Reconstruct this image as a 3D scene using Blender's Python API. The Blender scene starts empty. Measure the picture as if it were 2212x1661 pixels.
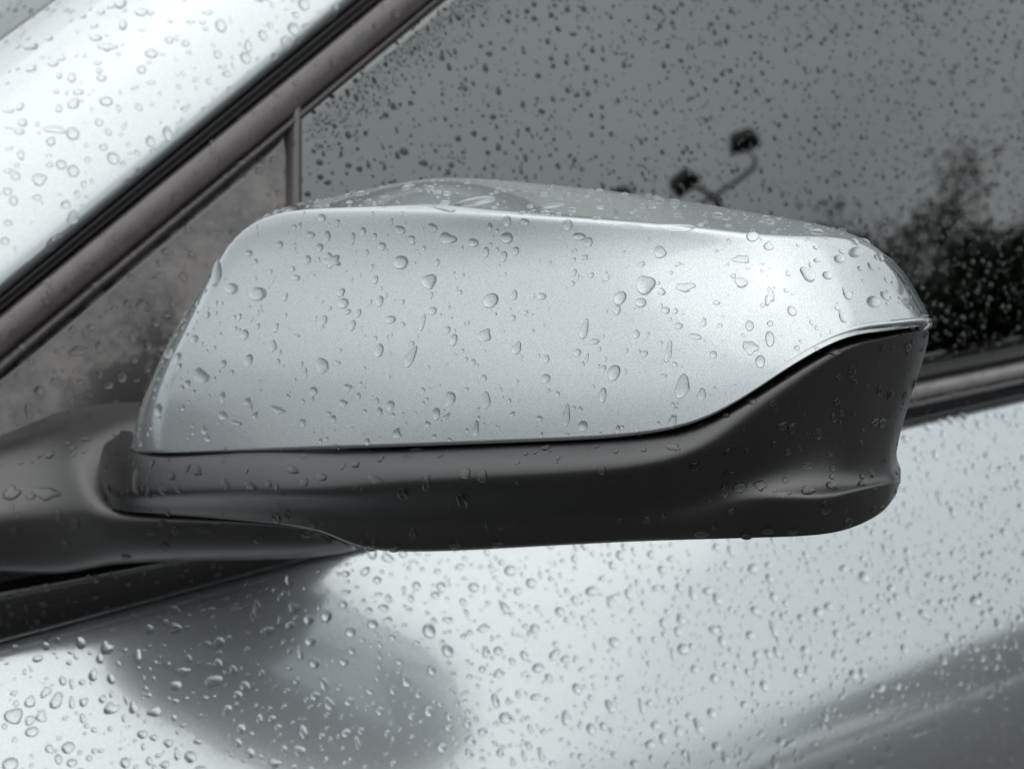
import bpy, bmesh, math, random
import numpy as np
from mathutils import Vector, Matrix
from mathutils.bvhtree import BVHTree

SC = bpy.context.scene
COL = SC.collection
rnd = random.Random(7)

# ------------------------------------------------------------------ camera
W, H, F = 2212.0, 1661.0, 2876.0          # picture units used to take bearings on the car
YAW, PITCH = math.radians(30), math.radians(-18)
CAM = np.array([0.0, -0.58, 1.29])
cd = bpy.data.cameras.new('camera'); cam = bpy.data.objects.new('camera', cd); COL.objects.link(cam)
cam.location = CAM; cam.rotation_euler = (math.pi/2 + PITCH, 0, -YAW)
cd.sensor_width = 36; cd.lens = F/W*36
cd.clip_start = 0.02; cd.clip_end = 3000
cd.dof.use_dof = True; cd.dof.focus_distance = 0.415; cd.dof.aperture_fstop = 17.0
SC.camera = cam

# ------------------------------------------------------------------ sky, sun, exposure
SUN_EL, SUN_AZ = math.radians(76), math.radians(172)      # azimuth clockwise from +Y
wd = bpy.data.worlds.new('World'); SC.world = wd; wd.use_nodes = True
nt = wd.node_tree; nt.nodes.clear()
def wn(t, **k):
    n = nt.nodes.new(t)
    for a, b in k.items(): setattr(n, a, b)
    return n
out = wn('ShaderNodeOutputWorld'); bg = wn('ShaderNodeBackground'); bg.inputs[1].default_value = 0.1
sky = wn('ShaderNodeTexSky', sky_type='NISHITA', sun_disc=False, sun_elevation=SUN_EL, sun_rotation=SUN_AZ)
sky.air_density = 1.0; sky.dust_density = 3.0; sky.ozone_density = 1.0
hs = wn('ShaderNodeHueSaturation'); hs.inputs['Saturation'].default_value = 0.35
nt.links.new(sky.outputs[0], hs.inputs['Color'])
tc = wn('ShaderNodeTexCoord')
mp = wn('ShaderNodeMapping'); mp.inputs['Scale'].default_value = (1.0, 1.0, 2.2)
nt.links.new(tc.outputs['Generated'], mp.inputs[0])
cn = wn('ShaderNodeTexNoise'); cn.inputs['Scale'].default_value = 2.1; cn.inputs['Detail'].default_value = 5; cn.inputs['Roughness'].default_value = 0.5
nt.links.new(mp.outputs[0], cn.inputs[0])
cr = wn('ShaderNodeValToRGB')
cr.color_ramp.elements[0].position = 0.3; cr.color_ramp.elements[0].color = (14.2, 14.8, 15.2, 1)
cr.color_ramp.elements[1].position = 0.72; cr.color_ramp.elements[1].color = (19.5, 19.9, 19.9, 1)
nt.links.new(cn.outputs[0], cr.inputs[0])
mx = wn('ShaderNodeMixRGB'); mx.inputs[0].default_value = 0.85                # cloud cover
sp = wn('ShaderNodeSeparateXYZ'); nt.links.new(tc.outputs['Generated'], sp.inputs[0])   # overcast: the zenith is three times as bright as the horizon
gr = wn('ShaderNodeMapRange', clamp=True); gr.inputs['To Min'].default_value = 1/3; gr.inputs['To Max'].default_value = 1.0
nt.links.new(sp.outputs['Z'], gr.inputs['Value'])
gm = wn('ShaderNodeMixRGB', blend_type='MULTIPLY'); gm.inputs[0].default_value = 1.0
nt.links.new(cr.outputs[0], gm.inputs[1]); nt.links.new(gr.outputs[0], gm.inputs[2])
nt.links.new(hs.outputs[0], mx.inputs[1]); nt.links.new(gm.outputs[0], mx.inputs[2])
nt.links.new(mx.outputs[0], bg.inputs[0]); nt.links.new(bg.outputs[0], out.inputs[0])

sl = bpy.data.lights.new('sun', 'SUN'); sl.energy = 0.5; sl.angle = math.radians(80); sl.color = (1.0, 0.95, 0.86)
sun = bpy.data.objects.new('sun', sl); COL.objects.link(sun)
sd = Vector((math.sin(SUN_AZ)*math.cos(SUN_EL), math.cos(SUN_AZ)*math.cos(SUN_EL), math.sin(SUN_EL)))
sun.rotation_euler = sd.to_track_quat('Z', 'Y').to_euler(); sun.location = (3, -6, 9)

SC.view_settings.view_transform = 'Standard'; SC.view_settings.look = 'None'
SC.view_settings.exposure = 0.0; SC.view_settings.gamma = 1.0
SC.cycles.max_bounces = 14; SC.cycles.transmission_bounces = 10; SC.cycles.glossy_bounces = 6
SC.cycles.transparent_max_bounces = 12
SC.cycles.blur_glossy = 0.3; SC.cycles.use_denoising = True

# ------------------------------------------------------------------ bearings
_fh = np.array([math.sin(YAW), math.cos(YAW), 0]); _R = np.array([math.cos(YAW), -math.sin(YAW), 0]); _Z = np.array([0, 0, 1.0])
_fw = _fh*math.cos(PITCH) + _Z*math.sin(PITCH); _up = -_fh*math.sin(PITCH) + _Z*math.cos(PITCH)
def ray(u, v):
    d = _fw + _R*((u - W/2)/F) + _up*((H/2 - v)/F)
    return d/np.linalg.norm(d)
def on_plane(u, v, p, n):
    d = ray(u, v); t = np.dot(np.asarray(p) - CAM, n)/np.dot(d, n)
    return CAM + t*d
def to_px(p):
    q = np.asarray(p) - CAM; w = q @ _fw
    return W/2 + F*(q @ _R)/w, H/2 - F*(q @ _up)/w, w
LEAN = math.radians(22)
GN = np.array([0, -math.cos(LEAN), math.sin(LEAN)])
BELT = np.array([0, 0, 1.0])
def G(u, v, off=0.0):                       # on the plane of the side window, 'off' metres proud of it
    return on_plane(u, v, BELT + GN*off, GN)
MN = np.array([-0.8, -0.6, 0.0]); MA = np.array([0.15, -0.085, 1.03])
def M(u, v, d=0.0):                         # on the mirror's own plane, 'd' metres towards its front
    return on_plane(u, v, MA + MN*d, MN)

# ------------------------------------------------------------------ mesh helpers
def link(name, me, mat, parent=None):
    o = bpy.data.objects.new(name, me); COL.objects.link(o)
    if mat: me.materials.append(mat)
    if parent: o.parent = parent
    return o
def smooth(me, on=True):
    me.polygons.foreach_set('use_smooth', [on]*len(me.polygons))
def mesh_from(name, verts, faces, sm=True):
    me = bpy.data.meshes.new(name); me.from_pydata([tuple(map(float, v)) for v in verts], [], faces); me.update()
    if sm: smooth(me)
    return me
def bs_basis(n, m):
    """m samples of a clamped uniform cubic B-spline over n control points -> (m,n) matrix"""
    B = np.zeros((m, n))
    for i, t in enumerate(np.linspace(0, n - 1, m)):
        k = min(int(t), n - 2); f = t - k
        w = [(1-f)**3/6, (3*f**3 - 6*f**2 + 4)/6, (-3*f**3 + 3*f**2 + 3*f + 1)/6, f**3/6]
        for j, ww in zip((k-1, k, k+1, k+2), w):
            if j < 0: B[i, 0] += 2*ww; B[i, 1] -= ww
            elif j >= n: B[i, n-1] += 2*ww; B[i, n-2] -= ww
            else: B[i, j] += ww
    return B
def spline_grid(ctrl, mr, mc, fit=2):
    """smooth surface through (fit>0: nearly through) a grid of control points (rows, cols, 3)"""
    c = np.array(ctrl, float); r, k = c.shape[:2]
    Br0, Bc0 = bs_basis(r, r), bs_basis(k, k)
    p = c.copy()
    for _ in range(fit):
        s = np.einsum('ir,rkx,jk->ijx', Br0, p, Bc0); p = p + (c - s)
    return np.einsum('ir,rkx,jk->ijx', bs_basis(r, mr), p, bs_basis(k, mc))
def spline_line(pts, m, fit=3):
    c = np.array(pts, float); B0 = bs_basis(len(c), len(c)); p = c.copy()
    for _ in range(fit): p = p + (c - B0 @ p)
    return bs_basis(len(c), m) @ p
def grid_mesh(name, g, flip=False):
    r, c = g.shape[:2]; f = []
    for i in range(r-1):
        for j in range(c-1):
            a = i*c + j; q = (a, a+1, a+c+1, a+c); f.append(q[::-1] if flip else q)
    return mesh_from(name, g.reshape(-1, 3), f)
def solid(o, t, off=-1.0):
    m = o.modifiers.new('thickness', 'SOLIDIFY'); m.thickness = t; m.offset = off; m.use_rim = True
    return o
def face_to(me, point):
    """flip the sheet so that its normals look to the given point"""
    s = 0.0
    for p in me.polygons: s += p.area*p.normal.dot(Vector(point) - p.center)
    if s < 0:
        bm = bmesh.new(); bm.from_mesh(me); bmesh.ops.reverse_faces(bm, faces=bm.faces); bm.to_mesh(me); bm.free()
def sheet(name, g, mat, parent, thick=0.0015, to=CAM):
    me = grid_mesh(name, np.array(g)); face_to(me, to)
    o = link(name, me, mat, parent)
    if thick: solid(o, thick)
    return o
def tube(name, pts, rad, mat, parent, segs=10):
    pts = [Vector(p) for p in pts]; V = []; Fc = []
    n = len(pts)
    rads = rad if hasattr(rad, '__len__') else [rad]*n
    for i, p in enumerate(pts):
        t = (pts[min(i+1, n-1)] - pts[max(i-1, 0)]).normalized()
        a = t.cross(Vector((0, 0, 1)));  a = a if a.length > 1e-4 else t.cross(Vector((1, 0, 0))); a.normalize(); b = t.cross(a)
        for k in range(segs):
            an = 2*math.pi*k/segs; V.append(p + (a*math.cos(an) + b*math.sin(an))*rads[i])
    for i in range(n-1):
        for k in range(segs):
            k2 = (k+1) % segs; Fc.append((i*segs+k, i*segs+k2, (i+1)*segs+k2, (i+1)*segs+k))
    Fc.append(tuple(range(segs))[::-1]); Fc.append(tuple(range((n-1)*segs, n*segs)))
    return link(name, mesh_from(name, V, Fc), mat, parent)

# ------------------------------------------------------------------ materials
def mat_nodes(name):
    m = bpy.data.materials.new(name); m.use_nodes = True
    t = m.node_tree; return m, t, t.nodes['Principled BSDF']
def nd(t, ty, **k):
    n = t.nodes.new(ty)
    for a, b in k.items(): setattr(n, a, b)
    return n
def obj_noise(t, scale, detail=3.0, rough=0.5, stretch=None):
    c = nd(t, 'ShaderNodeTexCoord'); n = nd(t, 'ShaderNodeTexNoise')
    n.inputs['Scale'].default_value = scale; n.inputs['Detail'].default_value = detail; n.inputs['Roughness'].default_value = rough
    if stretch:
        mpn = nd(t, 'ShaderNodeMapping'); mpn.inputs['Scale'].default_value = stretch
        t.links.new(c.outputs['Object'], mpn.inputs[0]); t.links.new(mpn.outputs[0], n.inputs[0])
    else: t.links.new(c.outputs['Object'], n.inputs[0])
    return n
def ramp(t, src, stops):
    r = nd(t, 'ShaderNodeValToRGB'); e = r.color_ramp.elements
    while len(e) < len(stops): e.new(0.5)
    for el, (p, c) in zip(e, stops):
        el.position = p; el.color = tuple(c)+(1,) if len(c) == 3 else c
    t.links.new(src, r.inputs[0]); return r
def bump(t, src, strength, dist, p, into='Normal'):
    b = nd(t, 'ShaderNodeBump'); b.inputs['Strength'].default_value = strength; b.inputs['Distance'].default_value = dist
    t.links.new(src, b.inputs['Height']); t.links.new(b.outputs[0], p.inputs[into]); return b

def silver_paint():
    m, t, p = mat_nodes('silver_paint')
    n = obj_noise(t, 2600, 1.0)
    r = ramp(t, n.outputs[0], [(0.30, (0.405, 0.440, 0.452)), (0.70, (0.572, 0.612, 0.624))])
    q = nd(t, 'ShaderNodeBsdfPrincipled'); mxn = nd(t, 'ShaderNodeMixShader'); mxn.inputs[0].default_value = 0.45
    for k, (metal, ro) in ((p, (0.95, 0.13)), (q, (0.90, 0.50))):
        t.links.new(r.outputs[0], k.inputs['Base Color'])
        k.inputs['Metallic'].default_value = metal; k.inputs['Roughness'].default_value = ro
        k.inputs['Coat Weight'].default_value = 1.0; k.inputs['Coat Roughness'].default_value = 0.02; k.inputs['Coat IOR'].default_value = 1.6
        bump(t, n.outputs[0], 0.08, 0.0003, k)
    t.links.new(p.outputs[0], mxn.inputs[1]); t.links.new(q.outputs[0], mxn.inputs[2])
    t.links.new(mxn.outputs[0], t.nodes['Material Output'].inputs[0])
    return m
def plain(name, col, rough, grain=None, spec=0.5, coat=0.0, gstr=0.3, gdist=0.0003, var=0.15, ior=1.5):
    m, t, p = mat_nodes(name)
    n = obj_noise(t, 60, 5.0)
    lo = [c*(1-var) for c in col]; hi = [c*(1+var) for c in col]
    r = ramp(t, n.outputs[0], [(0.3, lo), (0.7, hi)]); t.links.new(r.outputs[0], p.inputs['Base Color'])
    rr = nd(t, 'ShaderNodeMapRange'); rr.inputs['To Min'].default_value = rough*0.88; rr.inputs['To Max'].default_value = rough*1.12
    t.links.new(n.outputs[0], rr.inputs['Value']); t.links.new(rr.outputs[0], p.inputs['Roughness'])
    p.inputs['Specular IOR Level'].default_value = spec; p.inputs['IOR'].default_value = ior; p.inputs['Coat Weight'].default_value = coat; p.inputs['Coat Roughness'].default_value = 0.03
    if grain: bump(t, obj_noise(t, grain, 2.0).outputs[0], gstr, gdist, p)
    return m
def dusty_plastic():
    m, t, p = mat_nodes('dusty_black_plastic')
    a = obj_noise(t, 130, 9.0, 0.7); b = obj_noise(t, 34, 4.0)
    mul = nd(t, 'ShaderNodeMath', operation='ADD'); t.links.new(a.outputs[0], mul.inputs[0]); t.links.new(b.outputs[0], mul.inputs[1])
    r = ramp(t, mul.outputs[0], [(0.42, (0.018, 0.017, 0.017)), (0.50, (0.072, 0.065, 0.061)), (0.57, (0.118, 0.106, 0.099))])
    mh = nd(t, 'ShaderNodeMath', operation='MULTIPLY'); mh.inputs[1].default_value = 0.5
    cz = nd(t, 'ShaderNodeTexCoord'); sz = nd(t, 'ShaderNodeSeparateXYZ'); t.links.new(cz.outputs['Object'], sz.inputs[0])
    z_fall = nd(t, 'ShaderNodeMath', operation='MULTIPLY_ADD'); z_fall.inputs[1].default_value = 3.6; z_fall.inputs[2].default_value = -3.6*1.132   # base colour runs darker towards the foot of the panel
    t.links.new(sz.outputs['Z'], z_fall.inputs[0])
    cl = nd(t, 'ShaderNodeClamp'); cl.inputs['Min'].default_value = -0.16; cl.inputs['Max'].default_value = 0.06; t.links.new(z_fall.outputs[0], cl.inputs['Value'])
    ad = nd(t, 'ShaderNodeMath', operation='ADD'); t.links.new(mul.outputs[0], ad.inputs[0]); t.links.new(cl.outputs[0], ad.inputs[1])
    t.links.new(ad.outputs[0], mh.inputs[0]); t.links.new(mh.outputs[0], r.inputs[0])
    t.links.new(r.outputs[0], p.inputs['Base Color'])
    p.inputs['Specular IOR Level'].default_value = 0.95; p.inputs['IOR'].default_value = 1.6
    r2 = ramp(t, mh.outputs[0], [(0.42, (0.26,)*3), (0.58, (0.44,)*3)]); t.links.new(r2.outputs[0], p.inputs['Roughness'])
    bump(t, obj_noise(t, 1500, 2.0).outputs[0], 0.12, 0.0002, p)
    return m
def water_mat():
    m = bpy.data.materials.new('rain_water'); m.use_nodes = True; t = m.node_tree; t.nodes.clear()
    o = nd(t, 'ShaderNodeOutputMaterial'); g = nd(t, 'ShaderNodeBsdfGlass'); g.inputs['IOR'].default_value = 1.33; g.inputs['Roughness'].default_value = 0.0
    t.links.new(g.outputs[0], o.inputs[0]); return m
def pane_mat(name, tint, ior):
    m = bpy.data.materials.new(name); m.use_nodes = True; t = m.node_tree; t.nodes.clear()
    o = nd(t, 'ShaderNodeOutputMaterial'); fr = nd(t, 'ShaderNodeFresnel'); fr.inputs[0].default_value = ior
    tr = nd(t, 'ShaderNodeBsdfTransparent'); tr.inputs[0].default_value = tint + (1,)
    gl = nd(t, 'ShaderNodeBsdfGlossy'); gl.inputs['Roughness'].default_value = 0.0; gl.inputs[0].default_value = (0.95, 1.0, 0.985, 1)
    mxs = nd(t, 'ShaderNodeMixShader'); t.links.new(fr.outputs[0], mxs.inputs[0]); t.links.new(tr.outputs[0], mxs.inputs[1]); t.links.new(gl.outputs[0], mxs.inputs[2])
    t.links.new(mxs.outputs[0], o.inputs[0]); return m
def leaf_mat(name, lo, hi):
    m, t, p = mat_nodes(name); oi = obj_noise(t, 1.7, 3.0)
    r = ramp(t, oi.outputs[0], [(0.35, lo), (0.65, hi)]); t.links.new(r.outputs[0], p.inputs['Base Color'])
    p.inputs['Roughness'].default_value = 0.55; return m

PAINT = silver_paint()
HOUSE = plain('grained_black_plastic', (0.0024, 0.0020, 0.0024), 0.33, 2300, spec=0.85, gstr=0.30, gdist=0.00025, ior=1.6)
FOOTM = plain('satin_black_plastic', (0.017, 0.016, 0.016), 0.34, 2000, spec=0.75, gstr=0.10, gdist=0.0002, ior=1.6)
SAIL = dusty_plastic()
FRAME = plain('black_frame_film', (0.080, 0.070, 0.069), 0.27, 1800, spec=0.8, gstr=0.06, gdist=0.0002)
RUBBER = plain('black_rubber', (0.008, 0.008, 0.009), 0.5, spec=0.3)
BEAD = plain('grey_rubber_bead', (0.060, 0.055, 0.054), 0.36)
GLOSS = plain('gloss_black_trim', (0.006, 0.006, 0.007), 0.07, coat=0.3)
BRIGHT = plain('satin_grey_trim', (0.20, 0.19, 0.19), 0.28)
WATER = water_mat()
DROPBASE = plain('dark_drop_base', (0.055, 0.070, 0.066), 0.35, spec=0.05)  # opaque dark colour painted in for the dim cabin seen through a drop
PANE = pane_mat('tinted_glass', (0.10, 0.12, 0.115), 2.45)
SCREEN = pane_mat('windscreen_glass', (0.55, 0.66, 0.63), 1.52)
LINING = plain('dark_cabin_lining', (0.018, 0.018, 0.019), 0.8)
MIRRORM, _t, _p = mat_nodes('mirror_glass'); _p.inputs['Metallic'].default_value = 1; _p.inputs['Roughness'].default_value = 0.02; _p.inputs['Base Color'].default_value = (0.36, 0.39, 0.42, 1)

# ------------------------------------------------------------------ the setting
def ground():
    m, t, p = mat_nodes('wet_asphalt')
    a = obj_noise(t, 90, 6.0, 0.7); b = obj_noise(t, 0.5, 4.0)
    r = ramp(t, a.outputs[0], [(0.3, (0.030, 0.031, 0.032)), (0.7, (0.072, 0.072, 0.072))])
    t.links.new(r.outputs[0], p.inputs['Base Color'])
    r2 = ramp(t, b.outputs[0], [(0.4, (0.30,)*3), (0.6, (0.65,)*3)]); t.links.new(r2.outputs[0], p.inputs['Roughness'])
    bump(t, a.outputs[0], 0.5, 0.01, p)
    N = 24; V = []; Fc = []
    for i in range(N+1):
        for j in range(N+1):
            x = (i/N*2-1); y = (j/N*2-1)
            V.append((math.copysign(abs(x)**2.5, x)*600, math.copysign(abs(y)**2.5, y)*600, 0))
    for i in range(N):
        for j in range(N):
            a0 = i*(N+1)+j; Fc.append((a0, a0+N+1, a0+N+2, a0+1))
    o = link('ground', mesh_from('ground', V, Fc, False), m); o['kind'] = 'structure'
    o['label'] = 'dark wet asphalt ground under the parked car'
    return o
ground()

# ------------------------------------------------------------------ the car
car = bpy.data.objects.new('parked_car', None); COL.objects.link(car)
car.location = (0.45, 0.0, 0.0)
car['label'] = 'silver parked car wet with rain, its left side mirror, window and door in view'; car['category'] = 'car'
car_surfaces = []                            # (object, zone) that rain falls on
def keep(o, zone):
    car_surfaces.append((o, zone)); return o
def cpart(fn, name, *a, **k):
    o = fn(name, *a, **k)
    return o
def adopt(o, parent):
    """parent, keeping the place"""
    o.parent = parent; o.matrix_parent_inverse = parent.matrix_world.inverted(); return o
bpy.context.view_layer.update()

# -- door skin below the belt: a shoulder that flares out, then turns down
def door_section():
    y, z = 0.004, 0.9965; pts = [(y + 0.012, z + 0.002), (y + 0.004, z + 0.0015), (y, z)]
    step = 0.006; s = 0.0
    keys = [(0, 50), (0.006, 42.5), (0.03, 42.5), (0.06, 40), (0.132, 40), (0.162, 28), (0.188, 12), (0.222, 1), (0.24, 4), (0.28, 3), (0.42, -2), (0.60, -9), (0.75, -22)]
    while s < 0.75:
        e = np.interp(s, [k[0] for k in keys], [k[1] for k in keys]); a = math.radians(e)   # normal elevation
        y -= math.sin(a)*step; z -= math.cos(a)*step; s += step
        pts.append((y, z))
        if s > 0.24: step = 0.02
    return pts
sec = door_section()
def plan_y(x):                                # slight bow of the car's side seen from above
    return 0.05*((x - 0.85)/1.2)**2
xs = np.concatenate([np.linspace(-0.55, 0.0, 12), np.linspace(0.02, 1.0, 60), np.linspace(1.02, 1.45, 12)])
def door_grid(x0, x1):
    return np.array([[(x, (y - 0.004)*(1 - 0.2*(min(max(x, -0.2), 1.0) - 0.4)) + 0.004 + plan_y(x) - plan_y(0.4), z - 0.019*max(0, min(1, (0.30 - x)/0.3))) for x in xs if x0 <= x <= x1] for (y, z) in sec])
door = adopt(keep(sheet('front_door_panel', door_grid(-0.6, 1.5), PAINT, None), 'door'), car)

# -- belt moulding along the foot of the glass
def belt(name, prof, mat, x0=-0.6, x1=1.45, n=60, thick=0.0):
    g = [[(x, y + plan_y(x) - plan_y(0.4), z - 0.019*max(0, min(1, (0.30 - x)/0.3))*(z < 1.008)) for x in np.linspace(x0, x1, n)] for (y, z) in prof]
    return adopt(sheet(name, g, mat, None, thick), car)
def arc(cy, cz, r, a0, a1, n=7):
    return [(cy + r*math.cos(math.radians(a)), cz + r*math.sin(math.radians(a))) for a in np.linspace(a0, a1, n)]
low = [(0.014, 1.0025)] + arc(0.006, 1.0045, 0.006, 262, 180, 6) + [(-0.0005, 1.009), (0.0015, 1.0125)] + [(0.016, 1.0135)]
mould = keep(belt('belt_moulding', low, GLOSS), 'moulding')
upper = [(0.016, 1.0125)] + arc(0.0085, 1.0165, 0.0055, 225, 100, 7) + [(0.0125, 1.0225), (0.022, 1.0228)]
lip = keep(belt('sealing_strip', upper, BRIGHT, 0.28), 'moulding')
wiper_prof = [(0.022, 1.0222), (0.0075, 1.0245), (0.0062, 1.0275), (0.0105, 1.0290), (0.022, 1.0290)]  # profile of the rubber strip where the glass meets the moulding
keep(belt('glass_wiper', wiper_prof, RUBBER), 'moulding')

fronttrim = [[(x, y + plan_y(x) - plan_y(0.4), z) for x in np.linspace(-0.6, 0.285, 30)] for k, (y, z) in enumerate([(0.016, 1.0115), (0.004, 1.0125), (0.0015, 1.017), (0.0035, 1.026), (0.010, 1.040), (0.018, 1.052), (0.030, 1.056)])]
keep(adopt(sheet('front_trim_cover', fronttrim, GLOSS, None, 0.0), car), 'moulding')
# -- pillar, seal, frame: strips that follow the same rising line
def along(p0, p1, n, off, ext0=0.55, ext1=0.75, sag=0.0):
    a, b = G(*p0, off), G(*p1, off); d = b - a
    P = []
    for s in np.linspace(-ext0, 1+ext1, n):
        q = a + d*s
        q = q + np.array([0, 0, 1])*(-sag*(s-0.5)**2)
        P.append(q)
    return np.array(P)
# the side window pane
def pane_grid():
    p0, p1 = G(14, 792, 0), G(955, -4, 0)               # the rising edge of the frame
    X = np.concatenate([np.linspace(0.165, 0.42, 26), np.linspace(0.45, 1.4, 20)])
    tops = np.minimum(p0[2] + (X - p0[0])*(p1[2] - p0[2])/(p1[0] - p0[0]), 1.42) + 0.014
    rows = []
    for f in np.linspace(0, 1, 14):
        rows.append([np.array([x, 0.0, 1.0]) + np.array([0, math.sin(LEAN), math.cos(LEAN)])*(0.012*(1-f) + f*(t - 1.0)/math.cos(LEAN)) - GN*0.005 for x, t in zip(X, tops)])
    return np.array(rows)
pane = adopt(keep(sheet('side_window', pane_grid(), PANE, None, 0.004), 'window'), car)

LN = 40
def strip(name, edges, mat, zone=None, parent=car, thick=0.0):
    g = np.array(edges); o = adopt(sheet(name, g, mat, None, thick), parent)
    if zone: keep(o, zone)
    return o
B0 = ((-4, 790), (940, -4)); S0 = ((0, 642), (772, 0)); S1 = ((0, 668), (815, 0))
e_in = along((14, 796), (955, 0), LN, -0.006)
bead_c = [along((14, 800), (958, 0), LN, -0.006), along((12, 797), (954, 0), LN, 0.0015), along((5, 792), (946, 0), LN, 0.003), along((-4, 786), (938, 0), LN, 0.0015), along((-8, 783), (934, 0), LN, -0.003)]
frame = strip('window_frame', [along((-8, 783), (934, 0), LN, -0.003), along((-14, 778), (928, 0), LN, 0.0025), along((-18, 772), (920, 0), LN, 0.0035), along((-10, 735), (882, 0), LN, 0.0048), along((0, 695), (838, 0), LN, 0.0048), along((2, 682), (828, 0), LN, 0.0030), along((2, 676), (822, 0), LN, -0.004)], FRAME, 'frame')
strip('trim_bead', bead_c, BEAD, 'frame', frame)
seal = strip('door_seal', [along((2, 682), (830, 0), LN, -0.004), along((0, 674), (820, 0), LN, 0.0015), along((0, 668), (812, 0), LN, 0.0040), along((0, 662), (803, 0), LN, 0.0015), along((0, 657), (797, 0), LN, 0.0012), along((0, 652), (790, 0), LN, 0.0045), along((0, 645), (780, 0), LN, 0.0015), along((0, 640), (772, 0), LN, -0.004)], RUBBER, None)

# silver windscreen pillar: from the seal up and round to the windscreen
pil_a = along((0, 638), (770, 0), LN, 0.002)
pdir = (pil_a[-1] - pil_a[0]); pdir /= np.linalg.norm(pdir)
side = np.cross(GN, pdir); side /= np.linalg.norm(side)
if side[2] < 0: side = -side
def pillar_rows():
    rows = []; p = np.zeros(2); ang = -38.0
    rows.append(pil_a - GN*0.010 + side*0.002); rows.append(pil_a - GN*0.002)
    pts = [(0.0, 0.0)]
    keys = [(0, -34), (0.003, -2), (0.010, 8), (0.03, 15), (0.055, 23), (0.075, 32), (0.095, 52), (0.11, 66)]
    s = 0; st = 0.004; a0 = 0.0; b0 = 0.0
    while s < 0.118:
        a = math.radians(np.interp(s, [k[0] for k in keys], [k[1] for k in keys]))
        a0 += math.cos(a)*st; b0 -= math.sin(a)*st; s += st
        pts.append((a0, b0))
    for (a, b) in pts[0:]: rows.append(pil_a + side*a + GN*b)
    return np.array(rows)
prow = pillar_rows()
pillar = strip('windscreen_pillar', prow, PAINT, 'pillar')
# windscreen behind the pillar
wn_dir = np.array([-0.50, 0.085, 0.86]); wn_dir /= np.linalg.norm(wn_dir)
wa = prow[-1]; acr = np.cross(wn_dir, pdir); acr /= np.linalg.norm(acr)
if acr[1] < 0: acr = -acr
scr_rows = [wa + acr*a - wn_dir*(0.003 - 0.0*a) for a in np.linspace(-0.004, 0.9, 12)]
screen = strip('windscreen', scr_rows, SCREEN, 'windscreen', car, 0.004)

# corner panel between frame and window edge, and the narrow upright post of the window
def sail():
    rows = []
    top = spline_line([G(-260, 990, -0.004), G(16, 798, -0.004), G(320, 536, -0.004), G(560, 332, -0.004), G(612, 288, -0.004)], 40)
    rt = spline_line([G(-260, 1220, -0.003), G(60, 1180, -0.003), G(360, 1130, -0.003), G(600, 1050, -0.003), G(642, 500, -0.003)], 40)
    for f in np.linspace(0, 1, 24):
        rows.append(top*(1-f) + rt*f)
    return np.array(rows)
sa = strip('corner_panel', sail(), SAIL, 'corner', car, 0.002)
post = strip('window_post', [spline_line([G(u, v, o) for v in (222, 300, 440, 700, 1100)], 24) for (u, o) in ((616, -0.004), (626, 0.0), (634, 0.0015), (640, 0.0028), (647, 0.0028), (651, 0.0), (653, -0.006))], FRAME, 'corner')

# cabin: a dark box behind the glass
def cabin():
    bm = bmesh.new()
    V = [bm.verts.new(v) for v in [(-0.5, 0.05, 0.55), (1.5, 0.05, 0.55), (1.5, 1.5, 0.55), (-0.5, 1.5, 0.55), (0.55, 0.26, 1.47), (1.5, 0.26, 1.47), (1.5, 1.3, 1.47), (0.55, 1.3, 1.47)]]
    for q in ((0, 1, 2, 3), (1, 5, 6, 2), (2, 6, 7, 3), (4, 5, 6, 7)): bm.faces.new([V[i] for i in q])
    me = bpy.data.meshes.new('cabin_lining'); bm.to_mesh(me); bm.free()
    o = link('cabin_lining', me, LINING); adopt(solid(o, 0.02), car); return o
cabin()
strip('inner_door_card', [[(x, 0.04, z) for x in np.linspace(-0.5, 1.45, 4)] for z in (0.5, 1.0, 1.012)], LINING, None, car, 0.01)
strip('roof_rail', [[(x, y, z) for x in np.linspace(0.45, 1.45, 8)] for (y, z) in ((0.16, 1.405), (0.165, 1.43), (0.19, 1.46), (0.26, 1.485), (0.7, 1.51))], PAINT, None, car, 0.002)

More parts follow.
